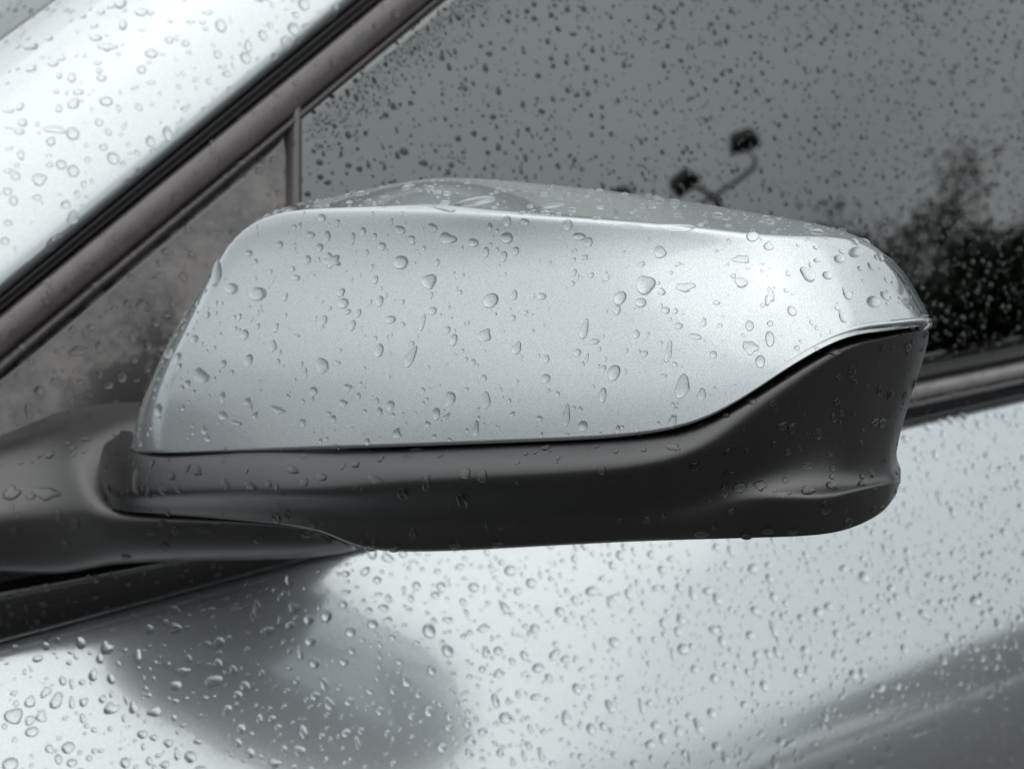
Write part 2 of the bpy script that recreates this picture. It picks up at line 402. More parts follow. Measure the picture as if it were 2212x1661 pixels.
# ------------------------------------------------------------------ the side mirror
# columns across the cap; for each: back rim, top outline, ridge, upper face ... lower edge.  (u, v, depth)
CAPC = [
 # rim(back)              top outline           shoulder            ridge               upper               middle               low                 lower edge
 [(480, 640, -0.036), (470, 585, -0.030), (448, 600, -0.020), (404, 668, -0.012), (363, 742, -0.008), (326, 824, -0.006), (296, 905, -0.006), (284, 972, -0.006)],
 [(520, 540, -0.040), (522, 506, -0.030), (496, 528, -0.010), (438, 636, 0.000), (388, 735, 0.003), (345, 830, 0.005), (312, 915, 0.004), (300, 977, 0.003)],
 [(560, 470, -0.046), (604, 456, -0.034), (585, 466, -0.006), (530, 580, 0.006), (480, 690, 0.009), (440, 800, 0.010), (412, 900, 0.009), (400, 978, 0.008)],
 [(750, 425, -0.050), (760, 417, -0.040), (735, 452, -0.002), (720, 560, 0.011), (690, 680, 0.014), (670, 790, 0.016), (655, 890, 0.014), (650, 971, 0.012)],
 [(920, 396, -0.052), (925, 387, -0.044), (920, 452, 0.002), (920, 560, 0.014), (910, 680, 0.017), (900, 785, 0.018), (895, 880, 0.017), (890, 964, 0.015)],
 [(1080, 400, -0.052), (1085, 391, -0.046), (1110, 462, 0.004), (1120, 560, 0.015), (1125, 680, 0.018), (1125, 780, 0.019), (1125, 870, 0.018), (1125, 955, 0.016)],
 [(1290, 420, -0.052), (1300, 411, -0.046), (1320, 476, 0.003), (1330, 560, 0.015), (1340, 670, 0.018), (1345, 770, 0.019), (1348, 860, 0.018), (1350, 942, 0.016)],
 [(1490, 447, -0.052), (1500, 438, -0.046), (1510, 492, 0.000), (1520, 565, 0.012), (1520, 660, 0.016), (1525, 750, 0.017), (1528, 835, 0.016), (1530, 902, 0.014)],
 [(1660, 476, -0.052), (1670, 466, -0.046), (1680, 510, -0.008), (1690, 570, 0.004), (1690, 650, 0.009), (1690, 710, 0.010), (1690, 765, 0.010), (1690, 803, 0.009)],
 [(1815, 508, -0.052), (1820, 498, -0.046), (1818, 516, -0.025), (1815, 585, -0.008), (1815, 640, -0.003), (1818, 680, -0.001), (1820, 708, -0.001), (1820, 733, -0.001)],
 [(1912, 562, -0.050), (1905, 546, -0.046), (1899, 553, -0.037), (1893, 612, -0.020), (1900, 652, -0.015), (1907, 682, -0.013), (1911, 702, -0.012), (1913, 716, -0.012)],
 [(1972, 650, -0.050), (1955, 605, -0.046), (1953, 610, -0.0435), (1955, 645, -0.034), (1966, 668, -0.030), (1975, 688, -0.028), (1980, 698, -0.027), (1982, 705, -0.027)],
 [(2002, 702, -0.054), (1997, 690, -0.052), (1996, 688, -0.051), (1996, 690, -0.048), (1999, 695, -0.047), (2000, 698, -0.046), (2001, 700, -0.046), (2002, 702, -0.046)],
]
def lean_of(u): return float(np.interp(u, [285, 500, 900, 1500, 1800, 2000], [0.5, 1.05, 1.0, 1.0, 0.5, 0.0]))
CAPR = []
for col in CAPC:
    col = [np.array(q, float) for q in col]
    for q, e in zip(col[3:], (-0.006, 0.0005, 0.0074, 0.0142, 0.0196)): q[2] += e*lean_of(q[0])
    a, b, c = col[1], col[2], col[3]
    CAPR.append([col[0], a, a + (b - a)*0.70 + np.array([0, 0, 0.002]), b, b + (c - b)*0.22 + np.array([0, 0, 0.0012])] + col[3:])
cap_ctrl = np.array([[M(*CAPR[c][r]) for c in range(len(CAPR))] for r in range(len(CAPR[0]))])
MIR_IN = np.array([0.20, -0.08, 1.10])
capg = spline_grid(cap_ctrl, 90, 150, fit=2)
# lower edge rolls inwards
last = capg[-1]; capg = np.concatenate([capg, (last - MN*0.0009 + np.array([0, 0, 0.0002]))[None], (last - MN*0.005 + np.array([0, 0, 0.0012]))[None]], 0)

HOUC = [
 # hidden top         ledge start          ledge lip            face upper           valley               second ledge         lower edge           return under
 [(262, 930, -0.035), (248, 945, -0.034), (222, 962, -0.032), (203, 995, -0.030), (198, 1025, -0.030), (200, 1055, -0.030), (212, 1082, -0.032), (240, 1092, -0.040)],
 [(285, 932, -0.012), (270, 960, -0.010), (250, 1000, -0.006), (240, 1040, -0.003), (236, 1062, -0.003), (236, 1080, -0.005), (246, 1098, -0.010), (262, 1100, -0.022)],
 [(330, 940, 0.000), (325, 976, 0.004), (318, 1020, 0.012), (316, 1055, 0.015), (316, 1075, 0.014), (318, 1090, 0.011), (320, 1106, 0.006), (330, 1108, -0.014)],
 [(520, 950, 0.004), (520, 972, 0.009), (520, 1012, 0.021), (520, 1045, 0.024), (520, 1070, 0.022), (520, 1095, 0.018), (520, 1122, 0.012), (522, 1124, -0.012)],
 [(700, 945, 0.006), (700, 968, 0.012), (700, 1005, 0.024), (700, 1042, 0.028), (700, 1075, 0.025), (700, 1110, 0.020), (696, 1146, 0.014), (700, 1148, -0.012)],
 [(840, 942, 0.007), (840, 963, 0.013), (840, 998, 0.026), (840, 1034, 0.029), (838, 1080, 0.025), (830, 1130, 0.019), (812, 1187, 0.012), (816, 1190, -0.012)],
 [(1100, 930, 0.008), (1100, 952, 0.014), (1100, 985, 0.027), (1100, 1020, 0.030), (1100, 1075, 0.025), (1100, 1130, 0.018), (1100, 1180, 0.010), (1100, 1183, -0.014)],
 [(1320, 918, 0.008), (1320, 940, 0.014), (1322, 970, 0.026), (1324, 1005, 0.029), (1326, 1065, 0.024), (1330, 1120, 0.018), (1335, 1168, 0.010), (1335, 1171, -0.014)],
 [(1480, 892, 0.006), (1480, 918, 0.012), (1486, 948, 0.022), (1492, 982, 0.023), (1500, 1035, 0.017), (1505, 1088, 0.016), (1510, 1161, 0.009), (1510, 1164, -0.014)],
 [(1590, 838, 0.004), (1592, 864, 0.010), (1606, 896, 0.017), (1618, 935, 0.014), (1632, 1016, 0.0085), (1640, 1066, 0.016), (1645, 1156, 0.009), (1645, 1159, -0.014)],
 [(1700, 768, -0.002), (1702, 795, 0.004), (1720, 828, 0.009), (1735, 870, 0.004), (1754, 1002, 0.001), (1765, 1066, 0.0125), (1765, 1150, 0.008), (1765, 1153, -0.016)],
 [(1815, 708, -0.012), (1815, 735, -0.006), (1828, 762, -0.002), (1838, 805, -0.008), (1847, 998, -0.0105), (1850, 1052, 0.004), (1842, 1134, 0.000), (1842, 1138, -0.020)],
 [(1905, 692, -0.026), (1905, 717, -0.020), (1912, 740, -0.018), (1910, 790, -0.022), (1902, 990, -0.0245), (1910, 1040, -0.012), (1898, 1106, -0.012), (1900, 1110, -0.028)],
 [(1970, 685, -0.040), (1972, 707, -0.036), (1975, 728, -0.036), (1962, 800, -0.036), (1925, 970, -0.036), (1935, 1035, -0.026), (1926, 1078, -0.026), (1926, 1082, -0.036)],
 [(2004, 680, -0.052), (2005, 702, -0.052), (2004, 735, -0.052), (1982, 812, -0.052), (1936, 970, -0.050), (1945, 1036, -0.044), (1938, 1062, -0.044), (1938, 1064, -0.046)],
]
for col in HOUC:
    u0 = col[6][0]; w = float(np.clip((u0 - 1450)/150, 0, 1))
    a, b, c = [np.array(col[k], float) for k in (4, 5, 6)]
    lin = a[2] + (c[2] - a[2])*(b[1] - a[1])/max(c[1] - a[1], 1)
    c[2] += 0.0075*(1 - w)*float(np.interp(u0, [300, 700, 2000], [0.6, 1.15, 1.15])); b[2] -= 0.004*w; col[6] = tuple(c)
    a2 = a + np.array([0, 8, -0.001])
    b = b*w + (a2 + (c - a2)*0.36)*(1 - w); q = (b + (c - b)*0.3)*w + (a2 + (c - a2)*0.70)*(1 - w); q[2] += 0.001*w
    col[5] = tuple(b); col.insert(6, tuple(q))
    c = np.array(col[7], float); r_ = np.array(col[8], float); col.insert(8, (c[0] + (r_[0] - c[0])*.3, c[1] + 1.5, c[2] - 0.0035))
    if 300 < u0:
        e = float(np.interp(u0, [300, 500, 1400, 1600, 1900], [4, 14, 14, 8, 3]))
        col[0] = (col[0][0], col[0][1] + 3, col[0][2] - 0.010); col[1] = (col[1][0], col[1][1] + 4.5, col[1][2] - 0.0004)
        for k, f in ((2, 1.0), (3, 1.3), (4, 0.7)): col[k] = (col[k][0], col[k][1] + e*f, col[k][2] - (0.0015 if k == 2 else 0))
HOU = HOUC
hou_ctrl = np.array([[M(HOUC[c][r][0], HOUC[c][r][1], HOUC[c][r][2] + 0.0196*lean_of(HOUC[c][r][0])*(1, 1, .94, .88, .84, .77, .77, .73, .65, 0)[r]) for c in range(len(HOUC))] for r in range(10)])
houg = spline_grid(hou_ctrl, 90, 160, fit=2)
mirror = adopt(keep(sheet('side_mirror', houg, HOUSE, None, 0.002), 'housing'), car)
cap = adopt(keep(sheet('mirror_cap', capg, PAINT, None, 0.0018), 'cap'), mirror)
# back of the mirror: shell and the glass that looks rearwards
def back_shell():
    ring = list(capg[0]) + list(houg[:, -1])[1:] + list(houg[-1][::-1])[1:]
    ring = np.array(ring); c = ring.mean(0)
    V = []; Fc = []; n = len(ring)
    for k, (s, d) in enumerate(((1.0, 0.0), (0.985, 0.012), (0.93, 0.020), (0.90, 0.016))):
        for p in ring: V.append(c + (p - c)*s - MN*d)
    for k in range(3):
        for i in range(n):
            j = (i+1) % n; Fc.append((k*n+i, k*n+j, (k+1)*n+j, (k+1)*n+i))
    me = mesh_from('mirror_surround', V, Fc); o = adopt(link('mirror_surround', me, HOUSE), mirror)
    V2 = [c + (p - c)*0.905 - MN*0.0165 for p in ring] + [c - MN*0.019]
    me2 = mesh_from('mirror_glass', V2, [(i, (i+1) % n, n) for i in range(n)])
    adopt(link('mirror_glass', me2, MIRRORM), mirror)
back_shell()
# foot that carries the mirror
FT = [
 # top (on corner panel)  crest              front                shoulder             face                bottom edge          under
 [G(-330, 1120, -0.002), G(-330, 1150, 0.010), G(-330, 1190, 0.020), G(-330, 1240, 0.026), G(-330, 1290, 0.024), G(-330, 1330, 0.016), G(-330, 1335, 0.0)],
 [G(-120, 985, -0.002), G(-120, 1010, 0.012), G(-120, 1060, 0.024), G(-120, 1130, 0.032), G(-120, 1180, 0.030), G(-120, 1244, 0.018), G(-120, 1248, 0.0)],
 [G(20, 935, -0.002), G(20, 965, 0.014), G(20, 1030, 0.028), G(20, 1095, 0.036), G(20, 1150, 0.034), G(20, 1228, 0.020), G(20, 1232, 0.0)],
 [G(130, 890, -0.002), G(130, 918, 0.016), G(125, 990, 0.034), G(120, 1075, 0.044), G(120, 1140, 0.042), G(125, 1228, 0.026), G(125, 1234, 0.0)],
 [G(290, 868, 0.000), G(288, 890, 0.020), G(190, 985, 0.044), G(186, 1080, 0.054), G(190, 1134, 0.052), G(205, 1215, 0.036), G(205, 1222, 0.004)],
 [G(420, 880, 0.004), G(400, 905, 0.026), G(300, 1040, 0.046), G(260, 1098, 0.060), G(265, 1144, 0.060), G(285, 1207, 0.044), G(285, 1214, 0.006)],
 [G(560, 900, 0.008), G(540, 930, 0.032), G(460, 1060, 0.050), G(440, 1112, 0.074), G(440, 1145, 0.074), G(450, 1202, 0.058), G(450, 1208, 0.012)],
 [G(700, 930, 0.012), G(690, 960, 0.040), G(650, 1080, 0.056), G(640, 1127, 0.088), G(640, 1154, 0.088), G(650, 1199, 0.072), G(650, 1204, 0.018)],
 [G(820, 960, 0.016), G(820, 1000, 0.046), G(780, 1100, 0.060), G(722, 1160, 0.092), G(735, 1170, 0.092), G(765, 1185, 0.080), G(766, 1188, 0.024)],
]
ft_ctrl = np.array(FT).transpose(1, 0, 2)
footg = spline_grid(ft_ctrl, 60, 90, fit=3)
foot = adopt(keep(sheet('mirror_foot', footg, FOOTM, None, 0.002), 'foot'), mirror)

# ------------------------------------------------------------------ what the glass mirrors: trees and a floodlight mast across the yard
BARK = plain('bark', (0.07, 0.055, 0.045), 0.9, 40, gstr=0.5, gdist=0.02)
LEAF = leaf_mat('tree_leaf', (0.025, 0.05, 0.016), (0.055, 0.095, 0.03))
def tree_meshes(seed, hgt, spread, nleaf, tight=0.17):
    r = random.Random(seed); bmt = bmesh.new(); V = []; Fc = []
    tips = []
    def limb(p, d, ln, rad, lvl):
        n = 5; pts = [p]; q = p.copy(); dd = d.copy()
        for i in range(n):
            dd = (dd + Vector((r.uniform(-.18, .18), r.uniform(-.18, .18), r.uniform(-.06, .12)))).normalized()
            q = q + dd*(ln/n); pts.append(q.copy())
        base = len(V); sg = 6
        for i, pp in enumerate(pts):
            t = dd if i == n else (pts[i+1]-pp).normalized()
            a = t.cross(Vector((0.3, 0.1, 1))).normalized(); b = t.cross(a)
            rr = rad*(1 - 0.7*i/n)
            for k in range(sg):
                an = 2*math.pi*k/sg; V.append(pp + (a*math.cos(an)+b*math.sin(an))*rr)
        for i in range(n):
            for k in range(sg):
                k2 = (k+1) % sg; Fc.append((base+i*sg+k, base+i*sg+k2, base+(i+1)*sg+k2, base+(i+1)*sg+k))
        if lvl >= 2: tips.extend(pts[2:])
        if lvl < 3:
            m = 6 if lvl == 0 else 4
            for j in range(m):
                f = r.uniform(0.42, 1.0) if lvl else r.uniform(0.38, 1.0)
                at = pts[min(n, int(f*n))]
                an = r.uniform(0, 2*math.pi)
                nd_ = Vector((math.cos(an)*spread, math.sin(an)*spread, r.uniform(0.15, 0.75))).normalized()
                limb(at, (nd_ + dd*0.35).normalized(), ln*r.uniform(0.5, 0.72), rad*0.45, lvl+1)
    limb(Vector((0, 0, -0.1)), Vector((0, 0, 1)), hgt*0.55, hgt*0.022, 0)
    tm = mesh_from('trunk', V, Fc)
    lv = []; lf = []
    for i in range(nleaf):
        c = tips[r.randrange(len(tips))] + Vector((r.gauss(0, tight), r.gauss(0, tight), r.gauss(0, tight*.7)))
        s = r.uniform(.024, .050); a = Vector((r.uniform(-1, 1), r.uniform(-1, 1), r.uniform(-.5, .5))).normalized()*s
        b = a.cross(Vector((r.uniform(-.4, .4), r.uniform(-.4, .4), 1))).normalized()*s*0.5
        k = len(lv); lv += [c-a, c+b, c+a, c-b]; lf.append((k, k+1, k+2, k+3))
    return tm, mesh_from('crown', lv, lf, False)
TM = [tree_meshes(3, 7.5, 1.2, 80000), tree_meshes(11, 6.2, 1.5, 74000), tree_meshes(23, 8.4, 1.0, 80000)]
for tm, cm in TM: tm.materials.append(BARK); cm.materials.append(LEAF)
def tree(i, x, y, s, rz, label):
    t = bpy.data.objects.new('tree', None); COL.objects.link(t); t.location = (x, y, 0); t.scale = (s,)*3; t.rotation_euler.z = rz
    t['label'] = label; t['category'] = 'tree'; t['group'] = 'trees across the yard'
    a = bpy.data.objects.new('trunk', TM[i][0]); b = bpy.data.objects.new('crown', TM[i][1])
    for q in (a, b): COL.objects.link(q); q.parent = t
TREES = []
TOPS = [max(v.co.z for v in cm.vertices) for tm, cm in TM]
def tree_at(i, az, dist, top, rz, label):
    a = math.radians(az); tree(i, 0.55 + math.sin(a)*dist, 0.06 + math.cos(a)*dist, top/TOPS[i], rz, label)
tree_at(0, 129.6, 13.0, 4.45, 0.4, 'leafy tree beside the floodlight mast, its feathery top mirrored in the side window')
tree_at(1, 123.2, 12.2, 4.95, 2.0, 'broad leafy tree mirrored at the right edge of the side window')
tree_at(2, 133.1, 14.5, 7.75, 1.1, 'lower tree between the floodlight mast and the feathery tree')
tree_at(1, 126.5, 18.5, 5.0, 4.0, 'leafy tree standing behind the feathery tree')
tree_at(0, 118.5, 13.5, 6.4, 3.0, 'tall leafy tree furthest along towards the rear of the car')
tree_at(0, 131.6, 13.4, 4.9, 5.2, 'slender leafy tree just left of the feathery tree in the window reflection')
tree_at(2, 127.9, 12.4, 4.35, 2.6, 'low bushy tree between the feathery tree and the broad one')
tree_at(2, 125.6, 12.9, 4.6, 0.7, 'bushy tree close beside the broad leafy tree')
far = [(150, 26, 5.5), (158, 30, 6), (167, 28, 5.2), (176, 33, 6.4), (186, 29, 5.5), (196, 34, 7.0), (207, 30, 6.0), (218, 34, 7), (108, 18, 6.4), (99, 24, 7), (90, 28, 7), (142, 27, 5.0), (114, 25, 5.0), (119, 24, 4.6), (124, 25, 5.2), (128, 23, 4.6), (132, 25, 5.0), (137, 24, 4.4), (80, 34, 7), (68, 38, 8), (56, 40, 6), (44, 48, 5), (330, 46, 6), (315, 40, 8)]
for k, (az, ds, tp) in enumerate(far):
    if 224 < az < 325: ds *= 1.75
    tree_at(k % 3, az, ds, tp, k*1.7, 'leafy tree in the far row round the yard, ' + ('behind the camera' if 137 <= az < 224 else 'off the front of the car' if 224 <= az < 325 else 'beyond the far side of the car' if az >= 325 or az < 85 else 'off the rear of the car'))
def mast():
    a = math.radians(137.75); D = 12.0
    bx, by = 0.505 + math.sin(a)*D, 0.06 + math.cos(a)*D
    ac = np.array([-math.cos(a), math.sin(a), 0]); to = np.array([-math.sin(a), -math.cos(a), 0])   # across (picture right), towards the car
    o = bpy.data.objects.new('floodlight_mast', None); COL.objects.link(o); o.location = (bx, by, 0)
    o['label'] = 'dark floodlight mast with three lamp heads on a bent crossarm'; o['category'] = 'floodlight mast'
    met = plain('dark_galvanised_steel', (0.05, 0.052, 0.055), 0.5)
    def P(x, z, f=0.0): return ac*(x*1.15 + 0.06) + np.array([0, 0, z + 0.11]) + to*f
    tube('pole', [P(0, 0), P(0, 3.2), P(0, 6.45)], [0.07, 0.055, 0.04], met, o)
    tube('crossarm', [P(-0.75, 6.42), P(-0.45, 6.42), P(0.0, 6.45), P(0.30, 6.50), P(0.43, 6.54), P(0.47, 6.62), P(0.45, 6.72)], 0.022, met, o)
    tube('arm_riser', [P(0, 6.44), P(-0.05, 6.54), P(-0.12, 6.66)], 0.026, met, o)
    tube('arm_riser', [P(-0.75, 6.42), P(-0.77, 6.6), P(-0.76, 6.83)], 0.022, met, o)
    for (x, z, rz, w) in ((-0.19, 6.77, -0.25, 0.30), (0.45, 6.88, 0.15, 0.30), (-0.76, 6.93, 0.0, 0.27)):
        bm = bmesh.new(); bmesh.ops.create_cube(bm, size=1.0)
        for v in bm.verts:
            k = 0.72 if v.co.y > 0 else 1.0
            v.co = Vector((v.co.x*w*k, v.co.y*0.14, v.co.z*0.20*k))
        bmesh.ops.bevel(bm, geom=bm.edges[:], offset=0.012, segments=2, affect='EDGES')
        me = bpy.data.meshes.new('lamp_head'); bm.to_mesh(me); bm.free()
        h = link('lamp_head', me, met, o); h.location = tuple(P(x, z)); h.rotation_euler = (0.35, rz, math.atan2(ac[1], ac[0]))
        tube('bracket', [(-w*0.52, 0.0, -0.03), (-w*0.5, 0, -0.16), (0, 0, -0.17), (w*0.5, 0, -0.16), (w*0.52, 0, -0.03)], 0.012, met, h, 6)
mast()

# ------------------------------------------------------------------ rain
bpy.context.view_layer.update()
dg = bpy.context.evaluated_depsgraph_get()
ZT = {}                                              # zone -> triangles
allv, allf, fz = [], [], []
for o, zone in car_surfaces:
    me = o.data; mw = o.matrix_world
    co = np.empty(len(me.vertices)*3); me.vertices.foreach_get('co', co); co = co.reshape(-1, 3)
    mwn = np.array(mw); co = co @ mwn[:3, :3].T + mwn[:3, 3]
    me.calc_loop_triangles(); n = len(me.loop_triangles)
    tv = np.empty(n*3, int); me.loop_triangles.foreach_get('vertices', tv); tv = tv.reshape(-1, 3)
    vn = np.empty(len(me.vertices)*3); me.vertices.foreach_get('normal', vn); vn = vn.reshape(-1, 3) @ mwn[:3, :3].T
    b = len(allv); allv.extend(co.tolist()); allf.extend((tv + b).tolist()); fz.extend([zone]*n)
    ZT.setdefault(zone, []).append((co[tv], vn[tv]))
BVH = BVHTree.FromPolygons(allv, allf)
zone_of = fz
VARS_BIG, VARS_SMALL = [], []
def outline(r, kind):
    k = np.arange(64)/64*2*np.pi
    rad = np.ones(64)
    if kind == 'round': amp = [(2, .05), (3, .02)]
    elif kind == 'tear': amp = [(1, .0), (2, .10), (3, .06)]
    elif kind == 'bean': amp = [(2, .12), (3, .09), (4, .03)]
    elif kind == 'ragged': amp = [(2, .12), (3, .12), (4, .10), (5, .08), (6, .04)]
    elif kind == 'star': amp = [(5, .26), (2, .05), (3, .05)]
    elif kind == 'long': amp = [(2, .06), (3, .10), (4, .05)]
    elif kind == 'squiggle': amp = [(2, .25), (3, .24), (5, .10)]
    for h, a in amp: rad = rad + a*r.uniform(.6, 1.2)*np.cos(h*k + r.uniform(0, 6.28))
    if kind == 'tear':                                # drawn out upwards (+y), heavy below
        rad = rad*(1 + 0.75*np.clip(np.sin(k), 0, 1)**5)*(1 - 0.12*np.clip(np.sin(k), 0, 1)*np.abs(np.cos(k)))
    return rad
def dome(rad, segs, rings, h, lean=0.12, wet=False):
    """unit raindrop resting on z=0, y up the slope"""
    V = []; Fc = []
    rr = np.interp(np.arange(segs)/segs*2*np.pi, np.append(np.arange(64)/64*2*np.pi, 2*np.pi), np.append(rad, rad[0]))
    mean = rr.mean()
    for ri, (q, z) in enumerate(rings):
        w = q**2
        for s in range(segs):
            a = 2*math.pi*s/segs; R = (rr[s]*w + mean*(1-w))*q
            V.append((R*math.cos(a), R*math.sin(a) - lean*(z/ h if h else 0)*0.6*(1 if z > 0 else 0), z))
    V.append((0, -lean*0.6, h))
    n = len(rings)
    for ri in range(n-1):
        for s in range(segs):
            s2 = (s+1) % segs; Fc.append((ri*segs+s, ri*segs+s2, (ri+1)*segs+s2, (ri+1)*segs+s))
    for s in range(segs): Fc.append(((n-1)*segs+s, (n-1)*segs+(s+1) % segs, n*segs))
    nb = len(Fc)
    if wet:  # added opaque disc under the drop, standing in for the dark behind the glass
        b0 = len(V)
        for s in range(segs): a = 2*math.pi*s/segs; V.append((rr[s]*0.985*math.cos(a), rr[s]*0.985*math.sin(a), 0.03*h))
        V.append((0, 0, 0.03*h))
        for s in range(segs): Fc.append((b0+s, b0+(s+1) % segs, b0+segs))
    return np.array(V), Fc, nb
def rings_for(h, qs): return [(1.0, -0.10)] + [(q, h*(1 - q**2.1)**0.62) for q in qs]
KINDS = ['round', 'round', 'round', 'round', 'tear', 'bean', 'ragged', 'long']
r2 = random.Random(5)
LIB, LIBW, SM, SMW, ST = {}, {}, [], [], []
for kd in ('round', 'tear', 'bean', 'ragged', 'star', 'long', 'squiggle'):
    for j in range(4):
        h = r2.uniform(.46, .58) if kd in ('round', 'tear') else r2.uniform(.34, .44)
        ol = outline(r2, kd)
        for wet, lib in ((False, LIB), (True, LIBW)):
            V, Fc, nb = dome(ol, 28, rings_for(h, (1.0, .97, .9, .78, .6, .38, .18)), h, wet=wet)
            me = mesh_from('raindrop', V, Fc); me.materials.append(WATER)
            if wet:
                me.materials.append(DROPBASE)
                for p in list(me.polygons)[nb:]: p.material_index = 1
            lib.setdefault(kd, []).append(me)
for j in range(24):
    h = r2.uniform(.44, .58); ol = outline(r2, KINDS[j % 8])
    SM.append(dome(ol, 11, rings_for(h, (1.0, .90, .66, .35)), h)); SMW.append(dome(ol, 10, rings_for(h, (1.0, .86, .5)), h, wet=True)); ST.append(dome(ol, 8, rings_for(h, (1.0, .86, .5)), h))
def axes(n):
    n = np.asarray(n, float); n = n/np.linalg.norm(n)
    g = np.array([0, 0, 1.0]) - n*n[2]
    if np.linalg.norm(g) < 0.08: g = np.array([0, 1.0, 0]) - n*n[1]
    y = g/np.linalg.norm(g); x = np.cross(y, n); return x, y, n
DROPS = []          # dict(p, x, y, n, rx, ry, rot, kind, zone, pxr, vis, fixed)
GRID = {}
CELL = 0.004
def room(p, r):
    c = tuple(int(math.floor(a/CELL)) for a in p)
    for i in (-1, 0, 1):
        for j in (-1, 0, 1):
            for k in (-1, 0, 1):
                for (q, s) in GRID.get((c[0]+i, c[1]+j, c[2]+k), ()):
                    if (q[0]-p[0])**2 + (q[1]-p[1])**2 + (q[2]-p[2])**2 < ((r+s)*1.05)**2: return False
    return True
def put(p, n, rx, ry, kind, zone, rot=0.0, fixed=None):
    x, y, n = axes(n)
    u, v, w = to_px(p); pr = F*math.sqrt(rx*ry)/w if w > 0.05 else 0
    DROPS.append(dict(p=np.array(p), x=x, y=y, n=n, rx=rx, ry=ry, rot=rot, kind=kind, zone=zone, pxr=pr, u=u, v=v, w=w, fixed=fixed))
    GRID.setdefault(tuple(int(math.floor(a/CELL)) for a in p), []).append((tuple(p), max(rx, ry)))
def place(u, v, ru, rv=None, kind='round', label=None, rot=0.0):
    rv = rv or ru
    d = ray(u, v); hit, nn, idx, dist = BVH.ray_cast(Vector(CAM), Vector(d))
    if hit is None: return
    nn = np.array(nn)
    if nn @ d > 0: nn = -nn
    p = np.array(hit); x, y, n = axes(nn)
    e = 1e-3; a = np.array(to_px(p)[:2]); jx = np.linalg.norm(np.array(to_px(p + x*e)[:2]) - a)/e; jy = np.linalg.norm(np.array(to_px(p + y*e)[:2]) - a)/e
    fw_ = F/to_px(p)[2]; rx, ry = min(ru/jx, 1.7*ru/fw_), min(rv/jy, 2.6*rv/fw_)
    if room(p, min(rx, ry)): put(p, nn, rx, ry, kind, zone_of[idx], rot, label or '')
# drops one can point to, by bearing (u, v, half width, half height, kind, label)
CAPD = [
 (467, 592, 19, 14, 'tear', None, -0.9), (501, 623, 13, 12), (557, 635, 17, 16), (717, 563, 17, 15, 'star', 'star-shaped raindrop on the upper left of the silver mirror cap'), (706, 512, 7, 14, 'bean'),
 (866, 567, 16, 15, 'round', 'large round raindrop on the silver mirror cap right of the star-shaped drop'), (967, 515, 17, 13, 'bean'), (1095, 514, 14, 12), (925, 610, 16, 12, 'tear', None, -0.8), (1060, 649, 16, 17, 'round', 'largest round raindrop near the middle of the silver mirror cap'),
 (742, 655, 11, 11), (820, 651, 8, 12), (528, 723, 9, 11), (590, 748, 8, 12, 'bean'), (696, 790, 15, 16, 'bean', 'large bean-shaped raindrop on the lower left of the silver mirror cap'), (434, 812, 16, 17, 'bean', 'large bean-shaped raindrop low at the left end of the silver mirror cap'), (365, 763, 12, 12), (384, 772, 8, 12),
 (819, 757, 9, 15), (885, 775, 9, 20, 'tear', None, -0.3), (1047, 725, 13, 15, 'ragged'), (420, 732, 8, 10), (537, 778, 8, 14), (865, 497, 12, 9, 'bean'), (935, 492, 11, 9, 'bean'), (825, 532, 9, 9), (537, 547, 8, 8), (671, 507, 9, 7), (784, 500, 7, 9, 'bean'), (935, 672, 9, 9),
 (1426, 545, 14, 13, 'bean'), (1601, 560, 18, 9, 'ragged'), (1391, 617, 22, 16, 'tear', 'wide drawn-out raindrop right of centre on the silver mirror cap', -1.0), (1339, 644, 13, 16, 'round', 'oval raindrop just below the wide drawn-out drop on the mirror cap'), (1601, 610, 15, 11, 'bean'), (1748, 595, 14, 14, 'tear', None, 0.6), (1848, 545, 15, 12), (1813, 560, 10, 10), (1626, 511, 14, 10), (1463, 491, 42, 6, 'long', 'long flat streak of water along the upper right edge of the silver mirror cap'), (1363, 489, 26, 5, 'long'), (1251, 511, 15, 8), (1271, 525, 10, 8), (1663, 732, 10, 17, 'round'), (1621, 750, 15, 15, 'ragged'), (1326, 805, 13, 18, 'round', 'oval raindrop low on the right half of the silver mirror cap'), (1886, 652, 12, 14), (1711, 672, 10, 11), (1261, 715, 9, 18, 'tear'), (1663, 640, 10, 17, 'squiggle'), (1501, 505, 16, 5), (1443, 765, 8, 17, 'tear'), (1473, 840, 16, 19, 'tear', 'heavy pear-shaped raindrop near the lower right edge of the silver mirror cap', 0.0), (1223, 902, 8, 19, 'tear'),
 (482, 897, 10, 10), (972, 862, 11, 17, 'bean'), (1050, 865, 10, 17, 'bean'), (342, 885, 8, 14), (750, 837, 9, 9), (600, 885, 14, 8, 'ragged'), (1030, 435, 44, 9, 'long'), (1190, 445, 30, 6, 'long'), (960, 452, 26, 5, 'long'), (860, 437, 20, 5, 'long'), (930, 460, 24, 5, 'long'), (1480, 620, 22, 9, 'squiggle'), (990, 850, 8, 8), (1110, 640, 8, 8), (640, 600, 8, 7), (1050, 545, 7, 12), (1240, 590, 6, 6), (1170, 640, 10, 8, 'ragged')]
PILD = [(157, 289, 14, 14), (327, 116, 14, 9), (207, 82, 13, 7), (306, 27, 14, 8), (132, 356, 12, 10), (325, 306, 10, 12), (155, 170, 10, 8), (568, 77, 9, 12), (110, 306, 10, 10), (142, 442, 10, 10), (80, 427, 10, 7), (115, 138, 12, 6), (68, 150, 11, 6), (470, 118, 8, 10), (45, 335, 8, 10), (214, 265, 8, 9), (490, 160, 9, 8), (18, 240, 15, 4, 'long'), (18, 370, 8, 6), (300, 232, 8, 8), (257, 234, 6, 8)]
